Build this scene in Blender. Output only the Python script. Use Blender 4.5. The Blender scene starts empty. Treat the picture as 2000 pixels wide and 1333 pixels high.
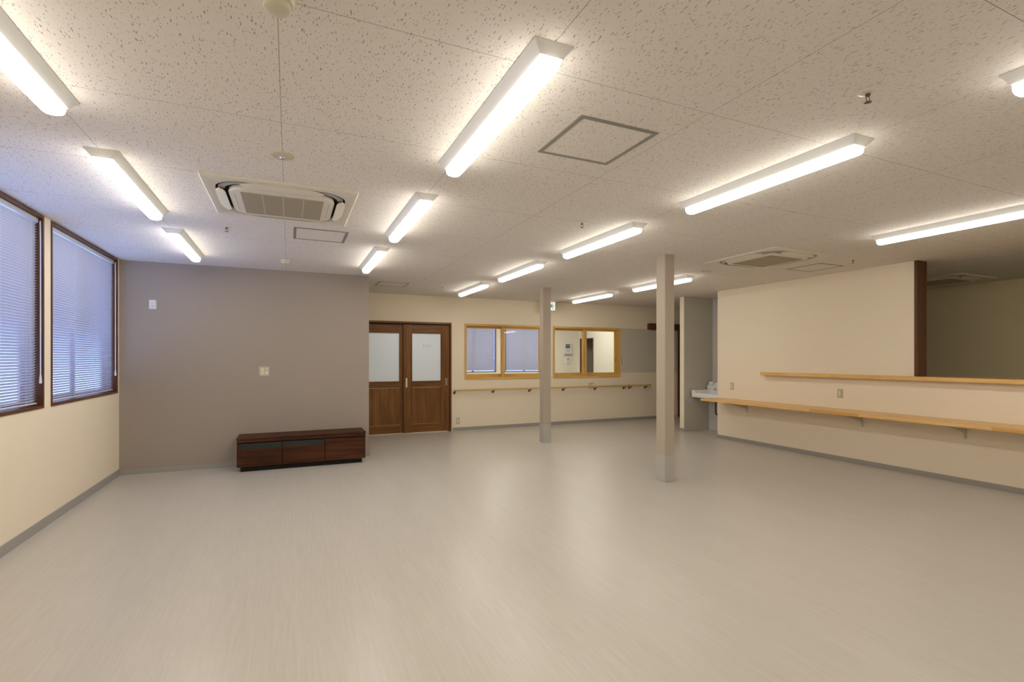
import bpy, bmesh, math
from mathutils import Vector, Matrix
PI = math.pi
sc = bpy.context.scene
COL = sc.collection

# ------------------------------------------------------------------ camera
cam_d = bpy.data.cameras.new('camera')
cam = bpy.data.objects.new('camera', cam_d); COL.objects.link(cam)
cam.location = (0, 0, 1.36)
cam.rotation_euler = (PI/2, 0, -math.radians(24.07))
cam_d.sensor_width = 36; cam_d.lens = 974*36/2000
cam_d.shift_y = 33.5/2000
cam_d.clip_start = 0.02
sc.camera = cam

# ------------------------------------------------------------------ world, exposure
W = bpy.data.worlds.new('world'); sc.world = W; W.use_nodes = True
bg = W.node_tree.nodes['Background']
bg.inputs[0].default_value = (0.34, 0.49, 1.0, 1); bg.inputs[1].default_value = 4.0
sc.view_settings.view_transform = 'Standard'
sc.view_settings.look = 'None'
sc.view_settings.gamma = 1
sc.view_settings.use_curve_mapping = False
sc.view_settings.exposure = 0.0
TUBE = 27.0            # radiance of the lamp diffusers
H = 2.5                # ceiling height

# ------------------------------------------------------------------ materials
def mat(name, col, rough=0.6, spec=0.5, metal=0.0, emit=None, estr=0):
    m = bpy.data.materials.new(name); m.use_nodes = True
    p = m.node_tree.nodes['Principled BSDF']
    p.inputs['Base Color'].default_value = (*col, 1)
    p.inputs['Roughness'].default_value = rough
    p.inputs['Specular IOR Level'].default_value = spec
    p.inputs['Metallic'].default_value = metal
    if emit:
        p.inputs['Emission Color'].default_value = (*emit, 1)
        p.inputs['Emission Strength'].default_value = estr
    return m

def nodes(m):
    nt = m.node_tree
    return nt, nt.nodes, nt.links, nt.nodes['Principled BSDF']

def mapping(nt, scale):
    tc = nt.nodes.new('ShaderNodeTexCoord'); mp = nt.nodes.new('ShaderNodeMapping')
    mp.inputs['Scale'].default_value = scale
    nt.links.new(tc.outputs['Object'], mp.inputs['Vector'])
    return mp.outputs['Vector'], tc.outputs['Object']

def noise(nt, vec, scale=1, detail=3, rough=0.5):
    n = nt.nodes.new('ShaderNodeTexNoise')
    n.inputs['Scale'].default_value = scale; n.inputs['Detail'].default_value = detail
    n.inputs['Roughness'].default_value = rough
    nt.links.new(vec, n.inputs['Vector'])
    return n.outputs['Fac']

def ramp(nt, fac, stops):
    r = nt.nodes.new('ShaderNodeValToRGB')
    cr = r.color_ramp
    while len(cr.elements) < len(stops): cr.elements.new(0.5)
    for e, (p, c) in zip(cr.elements, stops):
        e.position = p; e.color = (*c, 1)
    nt.links.new(fac, r.inputs['Fac'])
    return r.outputs['Color']

def math_(nt, op, a, b=None, c=None):
    n = nt.nodes.new('ShaderNodeMath'); n.operation = op
    for i, v in enumerate((a, b, c)):
        if v is None: continue
        if isinstance(v, (int, float)): n.inputs[i].default_value = v
        else: nt.links.new(v, n.inputs[i])
    return n.outputs[0]

def mix(nt, fac, a, b, mode='MIX'):
    n = nt.nodes.new('ShaderNodeMix'); n.data_type = 'RGBA'; n.blend_type = mode
    for sock, v in ((n.inputs[0], fac), (n.inputs[6], a), (n.inputs[7], b)):
        if isinstance(v, (int, float)): sock.default_value = v
        elif isinstance(v, tuple): sock.default_value = (*v, 1)
        else: nt.links.new(v, sock)
    return n.outputs[2]

def bump(nt, fac, p, strength=0.1, dist=0.002):
    b = nt.nodes.new('ShaderNodeBump')
    b.inputs['Strength'].default_value = strength; b.inputs['Distance'].default_value = dist
    nt.links.new(fac, b.inputs['Height']); nt.links.new(b.outputs[0], p.inputs['Normal'])

def wallpaper(name, col, var=0.03):
    m = mat(name, col, 0.75, 0.25); nt, N, L, p = nodes(m)
    v, o = mapping(nt, (1, 1, 1))
    f = noise(nt, v, 220, 3)
    lo = tuple(c*(1-var) for c in col); hi = tuple(min(1, c*(1+var)) for c in col)
    L.new(ramp(nt, f, [(0.3, lo), (0.7, hi)]), p.inputs['Base Color'])
    bump(nt, f, p, 0.15, 0.0008)
    return m

def wood(name, dark, mid, light, axis=2, rough=0.4, scale=1.0):
    """grain running along axis"""
    m = mat(name, mid, rough, 0.4); nt, N, L, p = nodes(m)
    s = [26*scale]*3; s[axis] = 1.6*scale
    v, o = mapping(nt, tuple(s))
    f1 = noise(nt, v, 1.0, 6, 0.62)
    s2 = [5*scale]*3; s2[axis] = 0.7*scale
    mp = nt.nodes.new('ShaderNodeMapping'); mp.inputs['Scale'].default_value = s2
    L.new(o, mp.inputs['Vector'])
    f2 = noise(nt, mp.outputs[0], 1.0, 2, 0.5)
    f = math_(nt, 'ADD', math_(nt, 'MULTIPLY', f1, 0.6), math_(nt, 'MULTIPLY', f2, 0.4))
    L.new(ramp(nt, f, [(0.34, dark), (0.5, mid), (0.68, light)]), p.inputs['Base Color'])
    bump(nt, f1, p, 0.08, 0.001)
    return m

def laminated(name, rough=0.32):
    """finger-jointed board, staves running along Y"""
    m = mat(name, (0.5, 0.3, 0.1), rough, 0.45); nt, N, L, p = nodes(m)
    tc = N.new('ShaderNodeTexCoord'); sx = N.new('ShaderNodeSeparateXYZ'); L.new(tc.outputs['Object'], sx.inputs[0])
    cx = N.new('ShaderNodeCombineXYZ')
    L.new(sx.outputs[1], cx.inputs[0]); L.new(math_(nt, 'ADD', sx.outputs[0], sx.outputs[2]), cx.inputs[1])
    b = N.new('ShaderNodeTexBrick'); L.new(cx.outputs[0], b.inputs['Vector'])
    b.inputs['Color1'].default_value = (0.0, 0.0, 0.0, 1); b.inputs['Color2'].default_value = (1, 1, 1, 1)
    b.inputs['Mortar'].default_value = (0.35, 0.35, 0.35, 1)
    b.inputs['Scale'].default_value = 1; b.inputs['Mortar Size'].default_value = 0.0006
    b.inputs['Brick Width'].default_value = 0.62; b.inputs['Row Height'].default_value = 0.046
    b.offset = 0.37; b.inputs['Bias'].default_value = -0.15
    mp = N.new('ShaderNodeMapping'); mp.inputs['Scale'].default_value = (40, 2.2, 40); L.new(tc.outputs['Object'], mp.inputs[0])
    f = noise(nt, mp.outputs[0], 1, 5, 0.6)
    c1 = ramp(nt, b.outputs['Color'], [(0.0, (0.90, 0.60, 0.24)), (0.55, (0.84, 0.53, 0.18)), (1.0, (0.66, 0.34, 0.09))])
    c2 = ramp(nt, f, [(0.3, (0.80, 0.74, 0.66)), (0.7, (1, 1, 1))])
    L.new(mix(nt, 1.0, c1, c2, 'MULTIPLY'), p.inputs['Base Color'])
    return m

def glass(name, tint=(0.97, 0.98, 0.98), gloss=1.0):
    m = bpy.data.materials.new(name); m.use_nodes = True
    nt = m.node_tree; N = nt.nodes; L = nt.links; N.clear()
    out = N.new('ShaderNodeOutputMaterial'); mx = N.new('ShaderNodeMixShader')
    tr = N.new('ShaderNodeBsdfTransparent'); tr.inputs[0].default_value = (*tint, 1)
    gl = N.new('ShaderNodeBsdfGlossy'); gl.inputs['Roughness'].default_value = 0.02
    fr = N.new('ShaderNodeFresnel'); fr.inputs['IOR'].default_value = 1.45   # thin pane: reflect on entry only
    ge = N.new('ShaderNodeNewGeometry')
    L.new(math_(nt, 'MULTIPLY', fr.outputs[0], math_(nt, 'SUBTRACT', 1.0, ge.outputs['Backfacing'])), mx.inputs[0])
    L.new(tr.outputs[0], mx.inputs[1]); L.new(gl.outputs[0], mx.inputs[2]); L.new(mx.outputs[0], out.inputs[0])
    return m

def frosted(name):
    m = bpy.data.materials.new(name); m.use_nodes = True
    nt = m.node_tree; N = nt.nodes; L = nt.links; N.clear()
    out = N.new('ShaderNodeOutputMaterial'); mx = N.new('ShaderNodeMixShader'); m2 = N.new('ShaderNodeMixShader')
    d = N.new('ShaderNodeBsdfDiffuse'); d.inputs[0].default_value = (0.74, 0.78, 0.83, 1)
    t = N.new('ShaderNodeBsdfTranslucent'); t.inputs[0].default_value = (0.88, 0.93, 0.98, 1)
    g = N.new('ShaderNodeBsdfGlossy'); g.inputs['Roughness'].default_value = 0.35
    mx.inputs[0].default_value = 0.75; m2.inputs[0].default_value = 0.05
    L.new(d.outputs[0], mx.inputs[1]); L.new(t.outputs[0], mx.inputs[2])
    L.new(mx.outputs[0], m2.inputs[1]); L.new(g.outputs[0], m2.inputs[2]); L.new(m2.outputs[0], out.inputs[0])
    return m

M = {}
M['cream'] = wallpaper('cream_wallpaper', (0.86, 0.76, 0.605))
M['taupe'] = wallpaper('taupe_wallpaper', (0.36, 0.305, 0.26), 0.05)
M['column'] = wallpaper('beige_column_paper', (0.47, 0.40, 0.325), 0.03)
M['office'] = wallpaper('pale_office_wallpaper', (0.84, 0.80, 0.68), 0.02)
M['kitchen'] = wallpaper('kitchen_wallpaper', (0.88, 0.77, 0.53), 0.02)
M['skirting'] = mat('grey_vinyl_skirting', (0.35, 0.33, 0.305), 0.5, 0.4)
M['cladding'] = mat('grey_column_cladding', (0.47, 0.45, 0.42), 0.45, 0.4)
M['brown'] = wood('dark_brown_trim', (0.055, 0.018, 0.006), (0.11, 0.038, 0.013), (0.155, 0.060, 0.022), 2, 0.38)
M['brown_h'] = wood('dark_brown_trim_level', (0.055, 0.018, 0.006), (0.11, 0.038, 0.013), (0.155, 0.060, 0.022), 1, 0.38)
M['door_v'] = wood('walnut_door_upright', (0.10, 0.034, 0.005), (0.185, 0.072, 0.012), (0.27, 0.12, 0.023), 2, 0.4)
M['door_h'] = wood('walnut_door_level', (0.10, 0.034, 0.005), (0.185, 0.072, 0.012), (0.27, 0.12, 0.023), 0, 0.4)
M['cabinet'] = wood('dark_cabinet_wood', (0.020, 0.005, 0.002), (0.060, 0.019, 0.006), (0.11, 0.038, 0.012), 0, 0.5)
M['cabinet'].node_tree.nodes['Principled BSDF'].inputs['Specular IOR Level'].default_value = 0.2
M['pine_h'] = wood('golden_pine_level', (0.50, 0.26, 0.06), (0.70, 0.43, 0.125), (0.80, 0.53, 0.19), 0, 0.4)
M['pine_v'] = wood('golden_pine_upright', (0.50, 0.26, 0.06), (0.70, 0.43, 0.125), (0.80, 0.53, 0.19), 2, 0.4)
M['rail'] = wood('light_handrail_wood', (0.56, 0.37, 0.12), (0.66, 0.46, 0.17), (0.72, 0.52, 0.21), 0, 0.35)
M['board'] = laminated('finger_jointed_board')
M['white'] = mat('white_enamel', (0.78, 0.78, 0.77), 0.35, 0.5)
M['plastic'] = mat('ivory_plastic', (0.74, 0.70, 0.60), 0.4, 0.45)
M['olive'] = mat('yellowed_cream_plastic', (0.60, 0.56, 0.43), 0.35, 0.45)
M['plate'] = mat('beige_switch_plate', (0.56, 0.50, 0.37), 0.45, 0.4)
M['key'] = mat('pale_switch_key', (0.78, 0.72, 0.58), 0.4, 0.4)
M['grille'] = mat('beige_grille', (0.40, 0.35, 0.26), 0.7, 0.2)
M['dark'] = mat('black_recess', (0.012, 0.011, 0.01), 0.7, 0.2)
M['smoke'] = mat('black_glass_strip', (0.015, 0.02, 0.018), 0.12, 0.5)
M['alu'] = mat('aluminium_trim', (0.30, 0.29, 0.26), 0.45, 0.5, 0.3)
M['steel'] = mat('brushed_steel', (0.75, 0.72, 0.66), 0.28, 0.5, 0.9)
M['chrome'] = mat('chrome', (0.8, 0.8, 0.8), 0.08, 0.5, 1.0)
M['pipe'] = mat('dark_waste_pipe', (0.06, 0.055, 0.05), 0.3, 0.5, 0.6)
M['bronze'] = mat('bronze_bracket', (0.16, 0.11, 0.05), 0.4, 0.5, 0.5)
M['greyplate'] = mat('grey_plastic', (0.40, 0.38, 0.36), 0.4, 0.5)
M['blind'] = mat('lilac_grey_blind', (0.60, 0.60, 0.66), 0.45, 0.4)
M['blindrail'] = mat('blind_rail', (0.66, 0.67, 0.74), 0.35, 0.5)
M['cord'] = mat('clear_white_wand', (0.80, 0.84, 0.88), 0.3, 0.5)
M['porcelain'] = mat('white_porcelain', (0.83, 0.82, 0.82), 0.12, 0.55)
M['panel'] = mat('glossy_grey_panel', (0.54, 0.51, 0.43), 0.06, 0.5)
M['panel_light'] = mat('glossy_light_panel', (0.64, 0.60, 0.57), 0.06, 0.5)
M['noticegrey'] = mat('grey_notice_board', (0.62, 0.585, 0.50), 0.5, 0.4)
M['glass'] = glass('clear_glass')
M['frosted'] = frosted('frosted_glass')
M['bracket'] = mat('cream_bracket', (0.66, 0.60, 0.50), 0.4, 0.4)
M['lamp'] = mat('lit_lamp_diffuser', (0.9, 0.9, 0.9), 0.4, 0.3, emit=(1.0, 0.95, 0.845), estr=TUBE)
nt, N, L, p = nodes(M['lamp'])
ge = N.new('ShaderNodeNewGeometry'); sx = N.new('ShaderNodeSeparateXYZ'); L.new(ge.outputs['Normal'], sx.inputs[0])
dn = math_(nt, 'MAXIMUM', math_(nt, 'MULTIPLY', sx.outputs[2], -1.0), 0.0)
L.new(math_(nt, 'MULTIPLY', math_(nt, 'ADD', math_(nt, 'MULTIPLY', dn, 0.56), 0.44), TUBE), p.inputs['Emission Strength'])
M['exit_lit'] = mat('lit_exit_panel', (0.85, 0.9, 0.88), 0.4, 0.3, emit=(0.85, 1.0, 0.95), estr=0.55)
M['exit_green'] = mat('green_exit_mark', (0.0, 0.25, 0.12), 0.5, 0.3, emit=(0.0, 0.42, 0.22), estr=0.12)
M['mark'] = mat('pale_lettering', (0.78, 0.72, 0.66), 0.5, 0.3)

def ceiling_mat(name='fissured_ceiling_board', joints=0.75):
    m = mat(name, (0.80, 0.76, 0.71), 0.85, 0.15); nt, N, L, p = nodes(m)
    tc = N.new('ShaderNodeTexCoord'); o = tc.outputs['Object']
    nz = N.new('ShaderNodeTexNoise'); nz.inputs['Scale'].default_value = 75; nz.inputs['Detail'].default_value = 2
    L.new(o, nz.inputs['Vector'])
    sub = N.new('ShaderNodeVectorMath'); sub.operation = 'SUBTRACT'; sub.inputs[1].default_value = (0.5, 0.5, 0.5)
    L.new(nz.outputs['Color'], sub.inputs[0])
    scl = N.new('ShaderNodeVectorMath'); scl.operation = 'SCALE'; scl.inputs['Scale'].default_value = 0.011
    L.new(sub.outputs[0], scl.inputs[0])
    add = N.new('ShaderNodeVectorMath'); add.operation = 'ADD'; L.new(o, add.inputs[0]); L.new(scl.outputs[0], add.inputs[1])
    masks = []
    for (sx, sy, off, r0, r1, rot) in ((80, 15, 0, -0.08, 0.185, 0.22), (88, 19, 7.3, -0.10, 0.185, -0.40), (95, 45, 3.1, -0.12, 0.19, 0.15)):
        mp = N.new('ShaderNodeMapping'); mp.inputs['Rotation'].default_value = (0, 0, rot)
        mp.inputs['Scale'].default_value = (sx, sy, 0); mp.inputs['Location'].default_value = (off, off, 0)
        mp.vector_type = 'POINT'
        L.new(add.outputs[0], mp.inputs[0])
        v = N.new('ShaderNodeTexVoronoi'); v.voronoi_dimensions = '2D'; v.inputs['Scale'].default_value = 1
        L.new(mp.outputs[0], v.inputs['Vector'])
        sep = N.new('ShaderNodeSeparateColor'); L.new(v.outputs['Color'], sep.inputs[0])
        thr = math_(nt, 'ADD', math_(nt, 'MULTIPLY', sep.outputs[0], r1-r0), r0)
        mk = math_(nt, 'MULTIPLY', math_(nt, 'SUBTRACT', thr, v.outputs['Distance']), 18)
        n = N.new('ShaderNodeClamp'); L.new(mk, n.inputs[0]); masks.append(n.outputs[0])
    fiss = math_(nt, 'MAXIMUM', math_(nt, 'MAXIMUM', masks[0], masks[1]), masks[2])
    sx = N.new('ShaderNodeSeparateXYZ'); L.new(o, sx.inputs[0])
    lines = []
    for comp, off in ((0, -0.035), (1, 1.745)):
        a = math_(nt, 'SUBTRACT', sx.outputs[comp], off - 0.455)
        w = math_(nt, 'WRAP', a, 0.91, 0.0)
        d = math_(nt, 'ABSOLUTE', math_(nt, 'SUBTRACT', w, 0.455))
        lines.append(math_(nt, 'LESS_THAN', d, 0.0014))
    line = math_(nt, 'MAXIMUM', lines[0], lines[1])
    fine = noise(nt, o, 300, 2)
    base = ramp(nt, fine, [(0.3, (0.775, 0.725, 0.675)), (0.7, (0.81, 0.76, 0.71))])
    c = mix(nt, math_(nt, 'MULTIPLY', fiss, 0.74), base, (0.22, 0.19, 0.155))
    c = mix(nt, math_(nt, 'MULTIPLY', line, joints), c, (0.22, 0.19, 0.15))
    L.new(c, p.inputs['Base Color'])
    return m
M['ceiling'] = ceiling_mat()
M['hatch'] = ceiling_mat('hatch_ceiling_board', 0.0)

def floor_mat():
    m = mat('streaked_vinyl_floor', (0.5, 0.45, 0.4), 0.3, 0.45); nt, N, L, p = nodes(m)
    v, o = mapping(nt, (70, 3.0, 1)); f1 = noise(nt, v, 1, 5, 0.6)
    mp = N.new('ShaderNodeMapping'); mp.inputs['Scale'].default_value = (190, 6, 1); L.new(o, mp.inputs[0])
    f2 = noise(nt, mp.outputs[0], 1, 2, 0.5)
    mp3 = N.new('ShaderNodeMapping'); mp3.inputs['Scale'].default_value = (5, 0.5, 1); L.new(o, mp3.inputs[0])
    f3 = noise(nt, mp3.outputs[0], 1, 2, 0.5)
    b = ramp(nt, f1, [(0.3, (0.49, 0.452, 0.40)), (0.55, (0.525, 0.487, 0.435)), (0.78, (0.56, 0.522, 0.474))])
    s = ramp(nt, f2, [(0.66, (0, 0, 0)), (0.76, (1, 1, 1))])
    c = mix(nt, math_(nt, 'MULTIPLY', s, 0.5), b, (0.70, 0.66, 0.60))
    k = ramp(nt, f2, [(0.20, (1, 1, 1)), (0.30, (0, 0, 0))])
    c = mix(nt, math_(nt, 'MULTIPLY', k, 0.22), c, (0.41, 0.38, 0.345))
    c = mix(nt, 1.0, c, ramp(nt, f3, [(0.3, (0.96, 0.96, 0.96)), (0.7, (1, 1, 1))]), 'MULTIPLY')
    # welded sheet seams, 1.82 m apart
    sx = N.new('ShaderNodeSeparateXYZ'); L.new(o, sx.inputs[0])
    w = math_(nt, 'WRAP', math_(nt, 'ADD', sx.outputs[0], 0.87), 1.82, 0.0)
    d = math_(nt, 'ABSOLUTE', math_(nt, 'SUBTRACT', w, 0.91))
    c = mix(nt, math_(nt, 'MULTIPLY', math_(nt, 'LESS_THAN', d, 0.002), 0.25), c, (0.62, 0.58, 0.53))
    L.new(c, p.inputs['Base Color'])
    L.new(ramp(nt, f1, [(0.3, (0.28,)*3), (0.7, (0.32,)*3)]), p.inputs['Roughness'])
    return m
M['floor'] = floor_mat()

# ------------------------------------------------------------------ mesh helpers
def BM(): return bmesh.new()

def box(bm, x0, y0, z0, x1, y1, z1):
    if x0 > x1: x0, x1 = x1, x0
    if y0 > y1: y0, y1 = y1, y0
    if z0 > z1: z0, z1 = z1, z0
    v = [bm.verts.new(p) for p in ((x0,y0,z0),(x1,y0,z0),(x1,y1,z0),(x0,y1,z0),(x0,y0,z1),(x1,y0,z1),(x1,y1,z1),(x0,y1,z1))]
    for f in ((0,3,2,1),(4,5,6,7),(0,1,5,4),(1,2,6,5),(2,3,7,6),(3,0,4,7)):
        bm.faces.new([v[i] for i in f])
    return bm

def bevel_all(bm, w, seg=2):
    bmesh.ops.bevel(bm, geom=bm.edges[:], offset=w, segments=seg, affect='EDGES', clamp_overlap=True)
    return bm

def bbox(x0, y0, z0, x1, y1, z1, w=0.003, seg=2):
    return bevel_all(box(BM(), x0, y0, z0, x1, y1, z1), w, seg)

def merge(dst, src):
    me = bpy.data.meshes.new('tmp'); src.to_mesh(me); src.free(); dst.from_mesh(me); bpy.data.meshes.remove(me)
    return dst

def loft(bm, loops, close=True, cap=True):
    rows = [[bm.verts.new(p) for p in lp] for lp in loops]
    n = len(rows[0])
    for a, b in zip(rows, rows[1:]):
        for i in range(n if close else n-1):
            j = (i+1) % n
            bm.faces.new((a[i], a[j], b[j], b[i]))
    if cap:
        bm.faces.new(rows[0][::-1]); bm.faces.new(rows[-1])
    return bm

def tube(bm, pts, r, seg=12, cap=True):
    pts = [Vector(p) for p in pts]; rs = r if isinstance(r, (list, tuple)) else [r]*len(pts)
    loops = []; up = None
    for i, p in enumerate(pts):
        t = (pts[min(i+1, len(pts)-1)] - pts[max(i-1, 0)]).normalized()
        if up is None:
            up = Vector((0, 0, 1)) if abs(t.z) < 0.9 else Vector((1, 0, 0))
        a = t.cross(up).normalized(); b = a.cross(t).normalized(); up = b
        loops.append([p + a*math.cos(2*PI*k/seg)*rs[i] + b*math.sin(2*PI*k/seg)*rs[i] for k in range(seg)])
    return loft(bm, loops, True, cap)

def lathe(bm, prof, c=(0, 0, 0), seg=32):
    """profile of (radius, z) around the vertical through c"""
    loops = [[(c[0]+max(r, 1e-4)*math.cos(2*PI*k/seg), c[1]+max(r, 1e-4)*math.sin(2*PI*k/seg), c[2]+z) for k in range(seg)] for r, z in prof]
    return loft(bm, loops)

def rsq(h, r, z, seg=8, hy=None):
    hy = hy or h
    pts = []
    for q, (sx, sy) in enumerate(((1, 1), (-1, 1), (-1, -1), (1, -1))):
        for k in range(seg+1):
            a = q*PI/2 + k*PI/2/seg
            pts.append((sx*(h-r) + r*math.cos(a), sy*(hy-r) + r*math.sin(a), z))
    return pts

def prism_x(bm, poly, x0, x1):
    """polygon in (y,z) pushed along x"""
    return loft(bm, [[(x0, y, z) for y, z in poly], [(x1, y, z) for y, z in poly]])
def prism_y(bm, poly, y0, y1):
    return loft(bm, [[(x, y0, z) for x, z in poly], [(x, y1, z) for x, z in poly]])

def obj(name, bm, m, parent=None, smooth=False, label=None):
    bmesh.ops.recalc_face_normals(bm, faces=bm.faces)
    me = bpy.data.meshes.new(name); bm.to_mesh(me); bm.free()
    me.materials.append(m)
    if smooth:
        for f in me.polygons: f.use_smooth = True
        try: me.set_sharp_from_angle(angle=math.radians(35))
        except Exception: pass
    o = bpy.data.objects.new(name, me); COL.objects.link(o)
    if parent: o.parent = parent
    if label: o['label'] = label
    return o

def thing(name, label, cat, loc=(0, 0, 0), group=None, rz=0):
    o = bpy.data.objects.new(name, None); COL.objects.link(o)
    o.empty_display_size = 0.1
    o.location = loc; o.rotation_euler = (0, 0, rz); o['label'] = label; o['category'] = cat
    if group: o['group'] = group
    return o

def tag(o, label, cat, group=None):
    o['label'] = label; o['category'] = cat
    if group: o['group'] = group
    return o

def struct(name, bm, m, label=None, loc=None):
    o = obj(name, bm, m); o['kind'] = 'structure'
    if label: o['label'] = label
    return o

def struct_empty(name, loc, label, cat=None):
    o = bpy.data.objects.new(name, None); COL.objects.link(o); o.empty_display_size = 0.1
    o.location = loc; o['kind'] = 'structure'; o['label'] = label
    if cat: o['category'] = cat
    return o

def dup(root, loc, label, rz=None, group=None):
    r = root.copy(); COL.objects.link(r); r.location = loc; r['label'] = label
    if rz is not None: r.rotation_euler = (0, 0, rz)
    if group: r['group'] = group
    for ch in list(root.children):
        c = ch.copy(); COL.objects.link(c); c.parent = r
        for g in list(ch.children):
            d = g.copy(); COL.objects.link(d); d.parent = c
    return r

# ------------------------------------------------------------------ room dimensions
XL, XR, XR2, XK = -1.80, 6.68, 6.85, 9.55      # left wall, counter wall faces, kitchen far wall
YG, XG = 7.13, 1.01                            # taupe wall face and its free edge
YB, YB2 = 8.95, 9.08                           # back wall faces
YF = -2.6                                      # wall behind the camera
YO, XO = 14.28, 8.75                           # office far wall, office right wall
YC = 6.345                                     # end of counter wall
YP, YP2 = 7.14, 7.245                          # alcove partition

# floor and ceiling
struct('floor', box(BM(), XL-0.25, YF-0.15, -0.15, 12.0, YO+0.2, 0), M['floor'], 'grey beige streaked vinyl floor')
struct('ceiling', box(BM(), XL-0.25, YF-0.15, H, 12.0, YO+0.2, H+0.15), M['ceiling'], 'fissured acoustic ceiling boards on a 0.9 m grid')

# left wall with two windows
W1 = (3.43, 5.184); W2 = (5.318, 7.067); ZW0, ZW1 = 0.96, 2.497
bm = BM()
xo = XL-0.16
box(bm, xo, YF, 0, XL, W1[0], H); box(bm, xo, W1[0], 0, XL, W1[1], ZW0); box(bm, xo, W1[1], 0, XL, W2[0], H)
box(bm, xo, W2[0], 0, XL, W2[1], ZW0); box(bm, xo, W2[1], 0, XL, YO, H)
struct('wall_left', bm, M['cream'])
# taupe wall, a closet-deep block
bm = BM(); box(bm, XL, YG, 0, XG, YG+0.13, H); box(bm, XG-0.13, YG+0.13, 0, XG, YB, H)
struct('wall_front_left', bm, M['taupe'], 'taupe accent wall')
# back wall with door and window openings
D1 = (1.06, 2.757); ZD = 2.018
WA = (3.02, 4.684); WB = (4.913, 6.577); ZA0, ZA1 = 0.953, 2.012
bm = BM()
box(bm, XL, YB, 0, D1[0], YB2, H); box(bm, D1[0], YB, ZD, D1[1], YB2, H); box(bm, D1[1], YB, 0, WA[0], YB2, H)
for w in (WA, WB):
    box(bm, w[0], YB, 0, w[1], YB2, ZA0); box(bm, w[0], YB, ZA1, w[1], YB2, H)
box(bm, WA[1], YB, 0, WB[0], YB2, H); box(bm, WB[1], YB, 0, 12.0, YB2, H)
struct('wall_back', bm, M['cream'])
# counter wall: full height beyond the post, half height before it
bm = BM(); box(bm, XR, 3.40, 0, XR2, YC, H); box(bm, XR, YF, 0, XR2, 3.40, 1.098)
struct('wall_right', bm, M['cream'])
# washbasin alcove
bm = BM(); box(bm, XR, YP, 0, XK, YP2, H)
struct('wall_partition', bm, M['cream'])
bm = BM(); box(bm, 7.39, YC, 0, 7.50, YP, H); box(bm, XR2, YC-0.12, 0, 7.50, YC, H)
struct('wall_alcove', bm, M['cream'])
# kitchen and rear walls
struct('wall_kitchen', box(BM(), XK, YF, 0, XK+0.1, YB, H), M['kitchen'])
struct('wall_rear', box(BM(), XL, YF-0.12, 0, XK, YF, H), M['cream'])
# office beyond the back wall
OW1 = (4.40, 5.84); OW2 = (6.14, 7.56); ZO0, ZO1 = 0.93, 2.42
bm = BM()
box(bm, XL, YO, 0, OW1[0], YO+0.14, H); box(bm, OW1[1], YO, 0, OW2[0], YO+0.14, H); box(bm, OW2[1], YO, 0, 12, YO+0.14, H)
for w in (OW1, OW2): box(bm, w[0], YO, 0, w[1], YO+0.14, ZO0); box(bm, w[0], YO, ZO1, w[1], YO+0.14, H)
struct('wall_office_back', bm, M['office'])
OD = (13.30, 14.08)
bm = BM(); box(bm, XO, YB2, 0, XO+0.12, OD[0], H); box(bm, XO, OD[0], 2.0, XO+0.12, OD[1], H); box(bm, XO, OD[1], 0, XO+0.12, YO, H)
struct('wall_office_right', bm, M['office'])
struct('wall_office_side', box(BM(), 11.8, YB2, 0, 11.92, YO, H), M['kitchen'])

# skirtings
def skirt(name, x0, y0, x1, y1, h=0.06):
    struct(name, box(BM(), x0, y0, 0, x1, y1, h), M['skirting'])
skirt('baseboard_left', XL, YF, XL+0.008, YG-0.008, 0.075)
skirt('baseboard_front_left', XL+0.008, YG-0.008, XG+0.008, YG, 0.06)
skirt('baseboard_back', D1[1]+0.03, YB-0.008, 8.1, YB, 0.062)
skirt('baseboard_right', XR-0.008, YF, XR, YC+0.008, 0.058)
bm = BM(); box(bm, XR-0.008, YP-0.004, 0, XR, YP2+0.008, 0.06)
struct('baseboard_partition', bm, M['skirting'])
skirt('baseboard_rear', XL, YF, XR, YF+0.008)

# brown post closing the wall end above the counter shelf
struct('trim_1', bbox(XR-0.012, 3.372, 1.147, XR2+0.012, 3.405, H, 0.002), M['brown'], 'dark brown wooden post at the end of the wall above the shelf')
# glossy panels lining the alcove
bm = BM(); box(bm, XR+0.004, YP-0.006, 0, 7.39, YP, H)
struct('trim_2', bm, M['panel'], 'glossy grey panel lining the side of the washbasin alcove')
bm = BM(); box(bm, 7.384, YC, 0, 7.39, YP-0.006, H)
struct('trim_3', bm, M['panel_light'], 'glossy pale panel at the back of the washbasin alcove')
struct('trim_4', box(BM(), 7.29, YC, 0, 7.384, YP-0.006, 0.90), M['panel_light'], 'boxed-out pipe casing behind the washbasin')
struct('trim_5', box(BM(), XR-0.004, YP-0.009, 0, XR+0.006, YP+0.002, H), M['panel_light'], 'pale corner strip of the alcove')

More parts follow.
